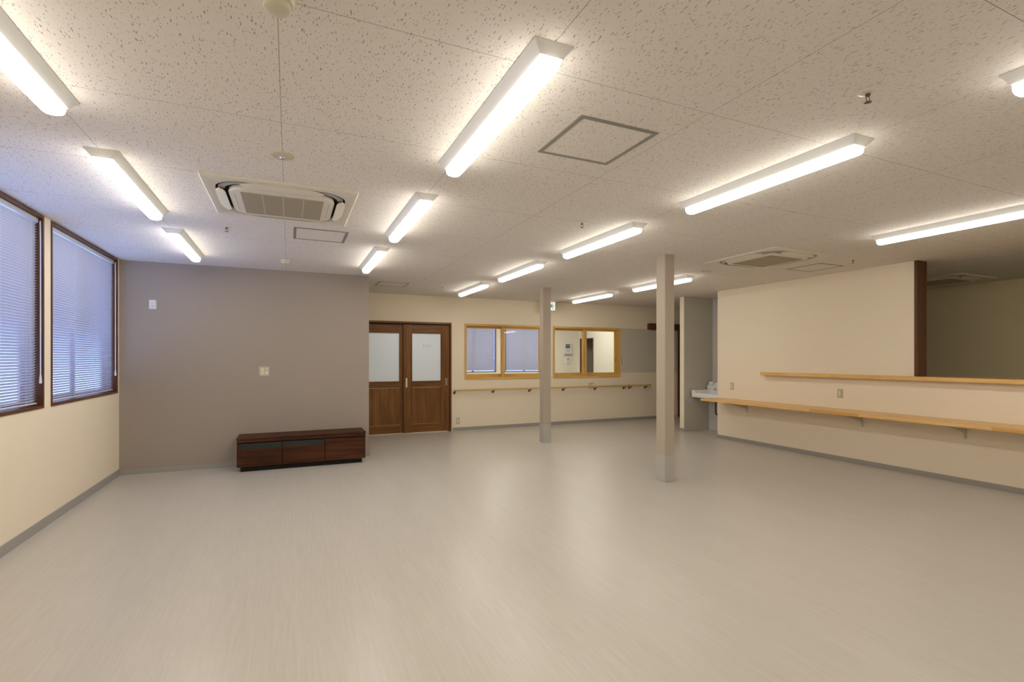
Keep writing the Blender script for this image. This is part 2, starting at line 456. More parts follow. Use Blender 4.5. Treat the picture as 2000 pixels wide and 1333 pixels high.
# ------------------------------------------------------------------ windows in the left wall
def left_window(name, y0, y1, label):
    r = struct_empty(name, (XL, (y0+y1)/2, ZW0), label)
    hy = (y1-y0)/2; hh = ZW1-ZW0
    t = 0.022
    bm = BM()
    for a, b, c, d in ((-hy, -hy+t, 0, hh), (hy-t, hy, 0, hh), (-hy+t, hy-t, 0, t), (-hy+t, hy-t, hh-t, hh)):
        box(bm, -0.11, a, c, 0.006, b, d)
    obj('window_frame', bm, M['brown'], r)
    # aluminium sliding sashes
    for s, x in ((-1, -0.140), (1, -0.122)):
        a, b = (-hy, 0.03) if s < 0 else (-0.03, hy)
        w = 0.04; bm = BM()
        for q in ((a, a+w, 0, hh), (b-w, b, 0, hh), (a+w, b-w, 0, w+0.02), (a+w, b-w, hh-w, hh)):
            box(bm, x-0.008, q[0], q[2], x+0.008, q[1], q[3])
        sash = obj('sash', bm, M['brown'], r)
        bm = BM(); box(bm, x-0.002, a+w, w+0.02, x+0.002, b-w, hh-w)
        obj('pane', bm, M['glass'], sash)
    return r
left_window('window_1', *W1, 'brown-framed window in the left wall nearer the camera')
left_window('window_2', *W2, 'brown-framed window in the left wall beside the taupe wall')

def make_blind(width, height, pull_side=1, cord=1.0, tilt=48, pitch=0.0215):
    """blind in local coords: slats along Y, hanging from z=0 downwards, room side +X"""
    r = thing('venetian_blind', 'x', 'blind', (0, 0, 0), 'venetian blinds on the outer windows')
    hy = width/2
    bm = box(BM(), -0.018, -hy, -0.036, 0.018, hy, 0.0); bevel_all(bm, 0.003)
    obj('headrail', bm, M['blindrail'], r)
    a = math.radians(tilt); ca, sa = math.cos(a), math.sin(a)
    bm = BM(); z = -0.05; w = 0.0125
    n = int((height-0.075)/pitch)
    for k in range(n):
        zc = -0.052 - k*pitch
        prof = []
        for s in (-1, -0.5, 0, 0.5, 1):
            cr = (1-s*s)*0.0018
            prof.append((s*w*ca - cr*sa, zc + s*w*sa + cr*ca))
        poly = prof + [(x+0.0004*sa, zz-0.0004*ca) for x, zz in prof[::-1]]
        prism_y(bm, poly, -hy+0.004, hy-0.004)
    obj('slats', bm, M['blind'], r)
    zb = -0.052 - n*pitch
    bm = bbox(-0.011, -hy+0.003, zb-0.008, 0.011, hy-0.003, zb+0.004, 0.003)
    obj('bottom_rail', bm, M['blindrail'], r)
    bm = BM()
    for yy in [-hy+0.12, -hy/3, hy/3, hy-0.12]:
        for xx in (-0.0135, 0.0135):
            tube(bm, [(xx, yy, -0.036), (xx, yy, zb)], 0.0006, 4)
    obj('ladder_cords', bm, M['cord'], r)
    bm = BM()
    yc = pull_side*(hy-0.004)
    tube(bm, [(0.03, yc, -0.02), (0.032, yc, -0.2), (0.032, yc, -cord)], 0.0045, 8)
    wand = obj('wand', bm, M['cord'], r, True)
    bm = BM(); lathe(bm, [(0.0045, 0), (0.006, -0.01), (0.009, -0.05), (0.010, -0.07), (0.007, -0.075)], (0.032, yc, -cord), 12)
    obj('wand_grip', bm, M['cord'], wand, True)
    return r
b1 = make_blind(1.69, 1.50, 1, 1.24)
b1.location = (XL-0.042, 4.322, ZW1-0.024); b1['label'] = 'lilac grey venetian blind in the left-hand window, cut by the photo edge'
dup(b1, (XL-0.042, 6.197, ZW1-0.024), 'lilac grey venetian blind with blue daylight below, next to the taupe wall')

# ------------------------------------------------------------------ interior windows in the back wall
def inner_window(name, x0, x1, label, mid, l_st, r_st, pull):
    r = struct_empty(name, (x0, YB, ZA0), label)
    w = x1-x0; hh = ZA1-ZA0; t = 0.038
    bm = BM(); box(bm, 0, -0.014, 0, t, 0.135, hh); box(bm, w-t, -0.014, 0, w, 0.135, hh); 
    fr = obj('window_frame', bm, M['pine_v'], r)
    bm = BM(); box(bm, t, -0.014, 0, w-t, 0.135, t+0.006); box(bm, t, -0.014, hh-t, w-t, 0.135, hh)
    obj('frame_rails', bm, M['pine_h'], r)
    z0, z1 = t+0.006, hh-t
    m0, m1 = mid
    for k, (a, b, y, sl, sr) in enumerate(((t, m1, 0.075, l_st, m1-m0), (m0, w-t, 0.035, m1-m0, r_st))):
        bm = BM(); box(bm, a, y-0.015, z0, a+sl, y+0.015, z1); box(bm, b-sr, y-0.015, z0, b, y+0.015, z1)
        s = obj('sash', bm, M['pine_v'], r)
        bm = BM(); box(bm, a+sl, y-0.015, z0, b-sr, y+0.015, z0+0.058); box(bm, a+sl, y-0.015, z1-0.042, b-sr, y+0.015, z1)
        obj('sash_rails', bm, M['pine_h'], s)
        bm = BM(); box(bm, a+sl, y-0.002, z0+0.058, b-sr, y+0.002, z1-0.042)
        obj('pane', bm, M['glass'], s)
    if pull is not None:
        bm = BM()
        tube(bm, [(pull, 0.018, 0.33), (pull, 0.018, 0.41)], 0.007, 10)
        obj('finger_pull', bm, M['bronze'], r, True)
    return r
inner_window('window_3', *WA, 'pine-framed sliding window behind the far column', (0.77, 0.83), 0.010, 0.03, 0.845)
inner_window('window_4', *WB, 'pine-framed sliding window right of the far column', (0.74, 0.822), 0.010, 0.095, 1.56)

# office windows and blinds
def office_window(name, x0, x1, label):
    r = struct_empty(name, (x0, YO, ZO0), label)
    w = x1-x0; hh = ZO1-ZO0
    bm = BM()
    for a, b, c, d in ((0, 0.022, 0, hh), (w-0.022, w, 0, hh), (0.022, w-0.022, 0, 0.022), (0.022, w-0.022, hh-0.022, hh)):
        box(bm, a, -0.006, c, b, 0.12, d)
    box(bm, w/2-0.03, 0.10, 0.022, w/2+0.03, 0.12, hh-0.022)
    f = obj('window_frame', bm, M['brown'], r)
    obj('pane', box(BM(), 0.022, 0.108, 0.022, w-0.022, 0.112, hh-0.022), M['glass'], r)
office_window('window_5', *OW1, 'office window seen through the left pine window')
office_window('window_6', *OW2, 'second office window seen through the left pine window')
b2 = make_blind(1.36, 1.455, 1, 1.0, tilt=66)
b2.location = ((OW1[0]+OW1[1])/2-0.01, YO+0.05, ZO1-0.024); b2.rotation_euler = (0, 0, -PI/2)
b2['label'] = 'pale blind with an open blue gap at its right, seen through the left pine sash'
dup(b2, ((OW2[0]+OW2[1])/2, YO+0.05, ZO1-0.024), 'pale blue-grey blind seen through the right sash of the window behind the column')

# ------------------------------------------------------------------ double sliding door
def door_leaf(parent, x0, x1, y, glass_x, mark=False):
    """y = centre plane, local to the door root"""
    z0, z1 = 0.012, 1.968
    gx0, gx1 = glass_x; gz0, gz1 = 0.937, 1.815; pz0, pz1 = 0.162, 0.827
    t = 0.018
    bm = BM()
    box(bm, x0, y-t, z0, gx0, y+t, z1); box(bm, gx1, y-t, z0, x1, y+t, z1)
    leaf = obj('door_leaf', bm, M['door_v'], parent)
    bm = BM()
    box(bm, gx0, y-t, z0, gx1, y+t, pz0); box(bm, gx0, y-t, pz1, gx1, y+t, gz0); box(bm, gx0, y-t, gz1, gx1, y+t, z1)
    obj('rails', bm, M['door_h'], leaf)
    bm = bbox(gx0+0.004, y-t+0.008, pz0+0.004, gx1-0.004, y+t-0.008, pz1-0.004, 0.002)
    obj('lower_panel', bm, M['door_v'], leaf)
    bm = BM()
    for q in ((gx0, gz0, gx0+0.008, gz1), (gx1-0.008, gz0, gx1, gz1), (gx0+0.008, gz0, gx1-0.008, gz0+0.008), (gx0+0.008, gz1-0.008, gx1-0.008, gz1)):
        box(bm, q[0], y-t+0.004, q[1], q[2], y-t+0.012, q[3])
    obj('glazing_bead', bm, M['door_v'], leaf)
    gl = obj('frosted_pane', box(BM(), gx0+0.002, y-0.003, gz0+0.002, gx1-0.002, y+0.003, gz1-0.002), M['frosted'], leaf)
    return leaf
d = struct_empty('door_1', (D1[0], YB, 0), 'double sliding brown wooden door with frosted panes')
wd = D1[1]-D1[0]
bm = BM(); box(bm, wd-0.03, -0.022, 0, wd, 0.13, ZD); box(bm, 0, -0.022, 0, 0.03, 0.13, ZD)
obj('door_frame', bm, M['brown'], d)
bm = BM(); box(bm, 0.03, -0.022, ZD-0.032, wd-0.03, 0.13, ZD)
obj('head_frame', bm, M['door_h'], d)
bm = BM(); box(bm, 0.03, -0.0, ZD-0.05, wd-0.03, 0.01, ZD-0.032); box(bm, 0.03, 0.045, ZD-0.05, wd-0.03, 0.052, ZD-0.032)
obj('track', bm, M['dark'], d)
o = D1[0]
l1 = door_leaf(d, 1.095-o, 1.955-o, 0.072, (1.235-o, 1.812-o))
l2 = door_leaf(d, 1.872-o, 2.722-o, 0.030, (2.022-o, 2.567-o))
bm = bbox(1.908-o, -0.004, 0.835, 1.938-o, 0.012, 1.0, 0.004); obj('pull_handle', bm, M['steel'], l2)
bm = bbox(2.648-o, 0.009, 0.855, 2.682-o, 0.013, 0.985, 0.002); obj('recessed_pull', bm, M['greyplate'], l2)
bm = bbox(2.655-o, 0.007, 0.865, 2.675-o, 0.011, 0.975, 0.001); obj('pull_recess', bm, M['alu'], l2)
for k in range(3):
    xx = 2.225 + k*0.062 - o
    bm = BM(); box(bm, xx, 0.0235, 1.580, xx+0.036, 0.027, 1.587); box(bm, xx+0.014, 0.0235, 1.566, xx+0.020, 0.027, 1.607)
    box(bm, xx+0.003, 0.0235, 1.596, xx+0.033, 0.027, 1.602); box(bm, xx+0.004, 0.0235, 1.566, xx+0.032, 0.027, 1.571)
    obj('lettering', bm, M['mark'], l2)

# outside-hung sliding door at the far right of the back wall
d = struct_empty('door_2', (7.31, YB, 0), 'brown sliding door rail and leaf at the far right')
bm = bbox(0, -0.10, 1.995, 2.2, 0, 2.135, 0.003); obj('rail_cover', bm, M['brown_h'], d)
bm = box(BM(), 0.86, -0.05, 0.012, 1.78, -0.015, 1.995); obj('door_leaf', bm, M['brown'], d)
d = struct_empty('door_3', (XO, OD[0], 0), 'open office doorway with brown jambs')
bm = BM(); box(bm, -0.01, 0, 0, 0.13, 0.03, 2.0); box(bm, -0.01, OD[1]-OD[0]-0.03, 0, 0.13, OD[1]-OD[0], 2.0); box(bm, -0.01, 0.03, 1.97, 0.13, OD[1]-OD[0]-0.03, 2.0)
obj('door_frame', bm, M['brown'], d)
obj('door_leaf', box(BM(), 0.02, 0.50, 0.01, 0.055, OD[1]-OD[0]-0.03, 1.97), M['brown'], d)

# grey notice board on the back wall
t = thing('notice_board', 'plain grey magnetic board on the back wall, right of the pine windows', 'board', (6.60, YB-0.002, 1.045))
obj('panel', bbox(0, -0.006, 0, 1.55, 0, 0.962, 0.001), M['noticegrey'], t)
obj('side_clip', bbox(0.004, -0.014, 0.19, 0.014, -0.006, 0.33, 0.002), M['alu'], t)

# ------------------------------------------------------------------ columns
def pillar(x0, y0, w, dd, zc, label):
    t = thing('pillar', label, 'column', (x0+w/2, y0+dd/2, 0), 'columns standing in the hall')
    obj('shaft', bbox(-w/2, -dd/2, 0.29, w/2, dd/2, H, 0.003), M['column'], t)
    obj('base_cladding', bbox(-w/2-0.003, -dd/2-0.003, 0, w/2+0.003, dd/2+0.003, 0.29, 0.003), M['cladding'], t, label='grey cladding')
    return t
pillar(3.752, 4.295, 0.130, 0.145, 0.29, 'beige square column nearer the camera, before the wooden counter')
pillar(3.722, 7.105, 0.140, 0.125, 0.29, 'beige square column farther back, standing between the two pine windows')

# ------------------------------------------------------------------ TV cabinet
t = thing('television_cabinet', 'low dark wood television cabinet against the taupe wall', 'cabinet', (0.17, 6.92, 0))
hw, y0, y1 = 0.74, -0.20, 0.195
obj('plinth', box(BM(), -hw+0.04, y0+0.03, 0, hw-0.045, y1-0.01, 0.056), M['dark'], t)
bm = BM(); box(bm, -hw, y0+0.022, 0.056, hw, y1, 0.386)
obj('carcass', bm, M['cabinet'], t)
obj('top_board', bbox(-hw-0.004, y0-0.006, 0.386, hw+0.004, y1, 0.405, 0.003), M['cabinet'], t)
xs = (-hw, -0.25, 0.24, hw)
for k in range(3):
    a, b = xs[k]+0.003, xs[k+1]-0.003
    obj('top_rail', box(BM(), a, y0+0.004, 0.352, b, y0+0.022, 0.383), M['cabinet'], t)
    if k < 2:
        dr = obj('door', bbox(a, y0, 0.058, b, y0+0.02, 0.270, 0.0015), M['cabinet'], t)
        obj('glass_strip', box(BM(), a+0.018, y0+0.003, 0.270, b-0.018, y0+0.018, 0.338), M['smoke'], dr, label='black glass strip')
        bm = BM(); box(bm, a, y0, 0.270, a+0.018, y0+0.02, 0.338); box(bm, a+0.018, y0+0.018, 0.330, b-0.018, y0+0.02, 0.338); box(bm, b-0.018, y0, 0.270, b, y0+0.02, 0.338)
        obj('strip_frame', bm, M['cabinet'], dr)
    else:
        obj('drawer_front', bbox(a, y0, 0.058, b, y0+0.02, 0.338, 0.0015), M['cabinet'], t)
obj('painted_gap_shade', box(BM(), -hw+0.003, y0+0.0202, 0.058, hw-0.003, y0+0.0219, 0.3855), M['dark'], t)  # thin black sheet paints the shade seen in the gaps between fronts

# ------------------------------------------------------------------ counter and shelf
YE = 6.27
t = thing('wall_counter', 'long finger-jointed wooden counter bracketed low on the right wall', 'counter', (6.45, 1.9, 0.655))
obj('worktop', bbox(6.22-6.45, YF+0.02-1.9, 0, XR-6.45, YE-1.9, 0.036, 0.003), M['board'], t)
for yb in (5.735, 3.985, 2.925, 1.2, -0.5):
    bm = BM()
    x1 = XR-6.45
    prism_y(bm, [(x1, -0.172), (x1-0.006, -0.172), (x1-0.03, -0.10), (x1-0.38, -0.012), (x1-0.38, 0), (x1, 0)], yb-1.9-0.002, yb-1.9+0.002)
    box(bm, x1-0.003, yb-1.9-0.014, -0.172, x1, yb-1.9+0.014, 0)
    box(bm, x1-0.38, yb-1.9-0.014, -0.003, x1-0.003, yb-1.9+0.014, 0)
    obj('bracket', bm, M['bracket'], t)
t = tag(obj('upper_shelf', bbox(6.583, YF+0.02, 1.10, XR, 5.425, 1.147, 0.003), M['board']), 'narrow wooden shelf board on the right wall above the counter', 'shelf')
# the shelf caps the half wall in front of the kitchen
merge_bm = BM(); merge_bm.from_mesh(t.data); merge(merge_bm, bbox(XR, YF+0.02, 1.098, XR2+0.06, 3.372, 1.147, 0.002)); merge_bm.to_mesh(t.data); merge_bm.free()

# ------------------------------------------------------------------ handrail
t = thing('handrail', 'round light wood handrail on the back wall, below the pine windows', 'handrail', (2.78, 8.87, 0.765))
bm = BM(); tube(bm, [(0, 0, 0), (3.94, 0, 0)], 0.0175, 16); obj('rail', bm, M['rail'], t, True)
bm = BM(); tube(bm, [(3.96, 0, 0), (4.53, 0, 0)], 0.0175, 16); obj('rail', bm, M['rail'], t, True)
bm = BM(); tube(bm, [(3.94, 0, 0), (3.96, 0, 0)], 0.019, 16); obj('joint_sleeve', bm, M['bronze'], t, True)
bm = BM(); tube(bm, [(4.53, 0, 0), (4.545, 0, 0)], 0.019, 16); obj('end_cap', bm, M['bronze'], t, True)
for xb in (2.815, 3.59, 4.37, 5.14, 5.915, 6.66, 6.815, 7.24):
    x = xb-2.78
    bm = BM(); tube(bm, [(x, 0, -0.016), (x, 0.004, -0.03), (x, 0.03, -0.05), (x, 0.072, -0.055)], [0.012, 0.011, 0.009, 0.009], 10)
    br = obj('bracket', bm, M['bronze'], t, True)
    bm = BM(); tube(bm, [(x, 0.070, -0.055), (x, 0.080, -0.055)], 0.024, 16); obj('wall_flange', bm, M['bronze'], br, True)

# ------------------------------------------------------------------ washbasin
t = thing('washbasin', 'white wall-hung washbasin with backboard in the grey panelled alcove', 'washbasin', (7.05, 6.74, 0.63))
# basin: outer shell and bowl
hx, hy = 0.235, 0.365
bm = BM()
loops = [rsq(hx-0.035, 0.04, 0.0, 6, hy-0.012), rsq(hx-0.006, 0.03, 0.012, 6, hy-0.003), rsq(hx, 0.03, 0.03, 6, hy), rsq(hx, 0.03, 0.135, 6, hy),
         rsq(hx-0.006, 0.028, 0.14, 6, hy-0.006), rsq(hx-0.04, 0.07, 0.14, 6, hy-0.07), rsq(hx-0.05, 0.07, 0.13, 6, hy-0.085),
         rsq(hx-0.075, 0.08, 0.07, 6, hy-0.11), rsq(hx-0.12, 0.08, 0.035, 6, hy-0.17), rsq(0.03, 0.028, 0.03, 6, 0.03)]
loft(bm, loops)
for yy in (-0.30, -0.265, 0.265, 0.30):
    bmesh.ops.bisect_plane(bm, geom=bm.verts[:]+bm.edges[:]+bm.faces[:], plane_co=(0, yy, 0), plane_no=(0, 1, 0))
for v in bm.verts:   # front lip dips between the raised ends
    if v.co.z > 0.11 and v.co.x < -0.10 and abs(v.co.y) < 0.28: v.co.z -= 0.045
obj('basin', bm, M['porcelain'], t, True)
bm = bbox(0.205, -hy, 0.10, 0.238, hy, 0.285, 0.006); obj('backboard', bm, M['porcelain'], t)
bm = bbox(0.16, -hy, 0.13, 0.206, hy, 0.225, 0.008); obj('back_ledge', bm, M['porcelain'], t)
bm = BM()
tube(bm, [(0.205, 0.06, 0.245), (0.17, 0.06, 0.285), (0.12, 0.06, 0.305), (0.06, 0.06, 0.30), (0.02, 0.06, 0.27), (0.005, 0.06, 0.235)], [0.016, 0.014, 0.012, 0.012, 0.012, 0.013], 12)
obj('faucet', bm, M['chrome'], t, True)
bm = BM(); lathe(bm, [(0.02, 0), (0.02, 0.02), (0.012, 0.028), (0.012, 0.04), (0.0, 0.042)], (0.15, 0.16, 0.138), 16)
obj('tap_knob', bm, M['chrome'], t, True)
bm = BM(); lathe(bm, [(0.022, 0), (0.022, 0.003), (0.0, 0.004)], (0.0, 0, 0.0305), 16); obj('plughole', bm, M['chrome'], t, True)
bm = BM()
pts = [(0, 0, 0.0), (0, 0, -0.26)] + [(0.035-0.035*math.cos(a*PI/6), 0, -0.26-0.035*math.sin(a*PI/6)) for a in range(1, 6)] + [(0.07, 0, -0.24), (0.075, 0, -0.20), (0.09, 0, -0.185), (0.24, 0, -0.185)]
tube(bm, pts, 0.014, 12); obj('drain_pipe', bm, M['pipe'], t, True)

# ------------------------------------------------------------------ lamps
def make_lamp():
    r = thing('batten_light', 'x', 'ceiling light', (0, 0, H), 'long batten lights on the ceiling')
    Lh = 0.625
    bm = BM()
    def rect(hx, y, z): return [(-hx, -y, z), (hx, -y, z), (hx, y, z), (-hx, y, z)]
    loft(bm, [rect(0.079, Lh, 0), rect(0.079, Lh, -0.004), rect(0.047, Lh-0.022, -0.042)])
    obj('housing', bm, M['white'], r)
    bm = BM()
    prof = [(-0.043, -0.0425), (-0.043, -0.060), (-0.038, -0.073), (-0.026, -0.081), (-0.010, -0.084), (0.010, -0.084), (0.026, -0.081), (0.038, -0.073), (0.043, -0.060), (0.043, -0.0425)]
    loops = []
    for y, s in ((-Lh+0.024, 0.80), (-Lh+0.030, 0.95), (-Lh+0.042, 1.0), (Lh-0.042, 1.0), (Lh-0.030, 0.95), (Lh-0.024, 0.80)):
        loops.append([(x*s if s < 1 else x, y, -0.0425+(z+0.0425)*s) for x, z in prof])
    loft(bm, loops)
    obj('diffuser', bm, M['lamp'], r, True, label='lit white diffuser')
    return r
XA, XB, XC, XD = -0.935, 0.872, 2.69, 5.035
lamps = [
 (XA, 0.38, 'ceiling batten of the window-side row, above the camera and out of view'),
 (XA, 2.20, 'lit ceiling batten cut by the upper left edge of the photo'),
 (XA, 4.01, 'second lit ceiling batten of the row along the blinds, left of the air conditioner'),
 (XA, 5.83, 'short-looking farthest batten of the window-side row, near the taupe wall'),
 (XB, 0.38, 'ceiling batten of the second row, above the camera and out of view'),
 (XB, 2.20, 'largest lit ceiling batten in view, left of the big access hatch'),
 (XB, 4.01, 'lit ceiling batten just right of the near air conditioner'),
 (XB, 5.83, 'small lit ceiling batten just before the free edge of the taupe wall'),
 (XC, 0.41, 'lit ceiling batten whose tip enters the upper right photo edge'),
 (XC, 2.22, 'long lit ceiling batten right of the big access hatch'),
 (XC, 4.01, 'lit ceiling batten in the third row, behind the nearer sprinkler head'),
 (XC, 5.80, 'small lit batten of the third row, second from its far end'),
 (XC, 7.58, 'small lit batten at the far end of the third row, above the pine window'),
 (XD, 0.42, 'ceiling batten of the counter-side row, beyond the right photo edge'),
 (XC, -1.42, 'added unseen ceiling batten in line with the third row, behind the camera'),  # added out of view to brighten the right side
 (XD, -1.40, 'added unseen ceiling batten in line with the counter-side row, behind the camera'),  # added out of view, throws more light towards the kitchen
 (8.3, -0.9, 'added unseen kitchen batten beyond the right edge of the photo'),  # added unseen lamp that lifts the dim kitchen
 (XD, 2.26, 'lit ceiling batten at the right photo edge, above the wooden counter'),
 (XD, 5.87, 'lit batten partly hidden by the nearer column top'),
 (XD, 7.72, 'lit batten farthest back in the counter-side row, beyond the two columns'),
]
L0 = make_lamp()
for i, (x, y, lab) in enumerate(lamps):
    if i == 0: L0.location = (x, y, H); L0['label'] = lab
    else: dup(L0, (x, y, H), lab)
for x, y, lab in ((2.0, 9.78, 'added unseen office batten nearest the double door'), (1.2, 12.0, 'added unseen office batten deep behind the double door'), (3.6, 12.8, 'added unseen office batten before the far blinds'), (2.1, 11.4, 'second added unseen office batten behind the double door'), (4.2, 9.9, 'added unseen office batten close behind the left pine window'), (5.6, 12.9, 'added unseen office batten before the second blind'), (8.0, 10.6, 'added unseen office batten close behind the grey board'), (8.0, 12.4, 'added unseen office batten beside the doorway wall'), (4.6, 11.2, 'added unseen office batten behind the left pine window'), (6.9, 11.2, 'added unseen office batten behind the right pine window'),  # added unseen lamps that brighten the office and the frosted panes
                  (6.9, 13.0, 'added unseen office batten near the open doorway')):
    dup(L0, (x, y, H), lab, group='added battens in the office beyond the back wall')

# ------------------------------------------------------------------ ceiling cassettes
def make_ac():
    r = thing('ceiling_air_conditioner', 'x', 'air conditioner', (0, 0, H), 'ceiling cassette air conditioners')
    P, G, I = 0.472, 0.415, 0.335
    rp, rg, ri = 0.012, 0.19, 0.14
    bm = BM()
    lo = [rsq(P, rp, 0), rsq(P, rp, -0.010), rsq(P-0.006, rp, -0.016), rsq(G, rg, -0.017), rsq(G-0.006, rg, -0.014), rsq(G-0.01, rg, -0.004)]
    loft(bm, lo, cap=False)
    obj('panel', bm, M['plastic'], r, True)
    bm = BM(); loft(bm, [rsq(G-0.009, rg, -0.003), rsq(I-0.02, ri, -0.003)], cap=False)
    obj('air_channel', bm, M['dark'], r)
    bm = BM(); loft(bm, [rsq(I-0.004, ri, -0.002), rsq(I, ri, -0.026), rsq(I-0.004, ri, -0.031), rsq(I-0.02, ri-0.01, -0.034)])
    body = obj('centre_panel', bm, M['plastic'], r, True)
    # grille
    bm = bbox(-0.26, -0.255, -0.038, 0.26, 0.255, -0.033, 0.001)
    g = obj('intake_grille', bm, M['grille'], r)
    bm = BM()
    for k in range(3):
        x = -0.13+0.13*k; box(bm, x-0.0035, -0.255, -0.0395, x+0.0035, 0.255, -0.038)
    obj('grille_ribs', bm, M['plate'], g)
    for s in (-1, 1): obj('panel_seam', box(BM(), s*0.298-0.0015, -0.20, -0.0346, s*0.298+0.0015, 0.20, -0.0336), M['greyplate'], r)
    obj('badge', box(BM(), -0.02, -0.287, -0.0346, 0.02, -0.281, -0.0336), M['greyplate'], r)
    # louvre flaps along the four sides
    for q in range(4):
        bm = BM(); w = 0.036; l = 0.255
        pts = [(-l, -0.004), (-l+0.05, -w*0.75), (-l+0.12, -w), (l-0.12, -w), (l-0.05, -w*0.75), (l, -0.004), (l-0.015, w*0.55), (l-0.05, w*0.8), (-l+0.05, w*0.8), (-l+0.015, w*0.55)]
        tl = math.radians(12)
        lp = []
        for zz in (-0.022, -0.028):
            lp.append([(x, y*math.cos(tl), zz - y*math.sin(tl)) for x, y in pts])
        loft(bm, lp)
        bmesh.ops.translate(bm, verts=bm.verts, vec=(0, -(G+I)/2-0.004, 0))
        bmesh.ops.rotate(bm, verts=bm.verts, cent=(0, 0, 0), matrix=Matrix.Rotation(q*PI/2, 3, 'Z'))
        obj('louvre', bm, M['plastic'], r)
        # curved corner strip
        bm = BM(); a0 = []; a1 = []
        for k in range(13):
            a = PI/2*k/12; cx = G-0.01-rg
            a0.append((cx+(rg-0.012)*math.cos(a), cx+(rg-0.012)*math.sin(a))); a1.append((cx+(rg-0.052)*math.cos(a), cx+(rg-0.052)*math.sin(a)))
        loft(bm, [[(x, y, -0.006) for x, y in a0], [(x, y, -0.006) for x, y in a1], [(x, y, -0.013) for x, y in a1], [(x, y, -0.013) for x, y in a0], [(x, y, -0.006) for x, y in a0]], close=False, cap=False)
        bmesh.ops.rotate(bm, verts=bm.verts, cent=(0, 0, 0), matrix=Matrix.Rotation(q*PI/2, 3, 'Z'))
        obj('corner_strip', bm, M['greyplate'], r)
    return r
ac = make_ac(); ac.location = (-0.037, 4.015, H); ac['label'] = 'white four-way cassette air conditioner on the ceiling, nearest and largest'
dup(ac, (4.985, 4.02, H), 'white four-way cassette air conditioner on the ceiling above the right wall', rz=PI/2)
dup(ac, (8.65, 4.10, H), 'white cassette air conditioner in the dim kitchen behind the brown post', rz=PI/2)

# ------------------------------------------------------------------ ceiling access hatches
def make_hatch():
    r = thing('ceiling_hatch', 'x', 'access hatch', (0, 0, H), 'aluminium-edged ceiling hatches')
    h = 0.229
    bm = BM()
    loft(bm, [rsq(h, 0.001, -0.0005, 1), rsq(h, 0.001, -0.003, 1), rsq(h-0.011, 0.001, -0.003, 1), rsq(h-0.012, 0.001, -0.0012, 1)], cap=False)
    obj('outer_frame', bm, M['alu'], r)
    bm = BM()
    loft(bm, [rsq(h-0.012, 0.001, -0.0012, 1), rsq(h-0.0125, 0.001, -0.0035, 1), rsq(h-0.024, 0.001, -0.0035, 1), rsq(h-0.024, 0.001, -0.0008, 1)], cap=False)
    obj('inner_frame', bm, M['alu'], r)
    bm = box(BM(), -h+0.024, -h+0.024, -0.0016, h-0.024, h-0.024, -0.0003)
    obj('hatch_board', bm, M['hatch'], r)
    return r
hz = make_hatch(); hz.location = (1.478, 2.226, H); hz['label'] = 'largest square ceiling hatch, between the two big batten lights'
dup(hz, (0.264, 4.95, H), 'square ceiling hatch just beyond the nearest air conditioner')
dup(hz, (1.445, 7.77, H), 'small distant ceiling hatch above the double door')
dup(hz, (6.03, 4.172, H), 'square ceiling hatch beside the right-hand air conditioner')

# ------------------------------------------------------------------ small ceiling fittings
def make_sprinkler():
    r = thing('sprinkler_head', 'x', 'sprinkler', (0, 0, H), 'ceiling sprinkler heads')
    bm = BM(); lathe(bm, [(0.038, 0), (0.038, -0.003), (0.024, -0.007), (0.014, -0.008), (0.0, -0.008)], seg=24); obj('escutcheon', bm, M['plastic'], r, True)
    bm = BM(); lathe(bm, [(0.009, -0.006), (0.009, -0.018), (0.006, -0.02), (0, -0.02)], seg=12)
    for s in (-1, 1):
        tube(bm, [(s*0.007, 0, -0.018), (s*0.012, 0, -0.03), (s*0.004, 0, -0.043)], 0.0018, 6)
    f = obj('frame', bm, M['bronze'], r, True)
    bm = BM(); lathe(bm, [(0.0, -0.043), (0.014, -0.0435), (0.014, -0.045), (0.0, -0.046)], seg=12); obj('deflector', bm, M['bronze'], r, True)
    return r
sp = make_sprinkler(); sp.location = (2.262, 1.328, H); sp['label'] = 'sprinkler head in the upper right ceiling, nearest the camera'
dup(sp, (-0.494, 4.952, H), 'sprinkler head left behind the nearest air conditioner')
dup(sp, (2.242, 3.58, H), 'sprinkler head between the second and third rows of battens')
dup(sp, (2.224, 7.69, H), 'sprinkler head on the ceiling before the double door')
dup(sp, (5.938, 3.648, H), 'sprinkler head right of the square hatch over the right wall')

def make_detector(r0=0.053, dep=0.05):
    r = thing('smoke_detector', 'x', 'smoke detector', (0, 0, H), 'round ceiling detectors')
    bm = BM(); lathe(bm, [(r0, 0), (r0, -0.010), (r0*0.96, -0.014), (r0*0.88, -0.022), (r0*0.8, -0.024), (0, -0.024)], seg=40); obj('base_ring', bm, M['olive'], r, True)
    bm = BM(); lathe(bm, [(r0*0.76, -0.023), (r0*0.78, -0.034), (r0*0.72, -dep*0.86), (r0*0.6, -dep*0.95), (0, -dep)], seg=40); obj('cap', bm, M['olive'], r, True)
    return r
dt = make_detector(); dt.location = (-0.035, 1.735, H); dt['label'] = 'cream round smoke detector cut by the top edge of the photo'
dup(dt, (-0.040, 6.36, H), 'cream round detector on the ceiling near the taupe wall')
dup(dt, (5.02, 6.80, H), 'round detector between the two farthest battens behind the columns')

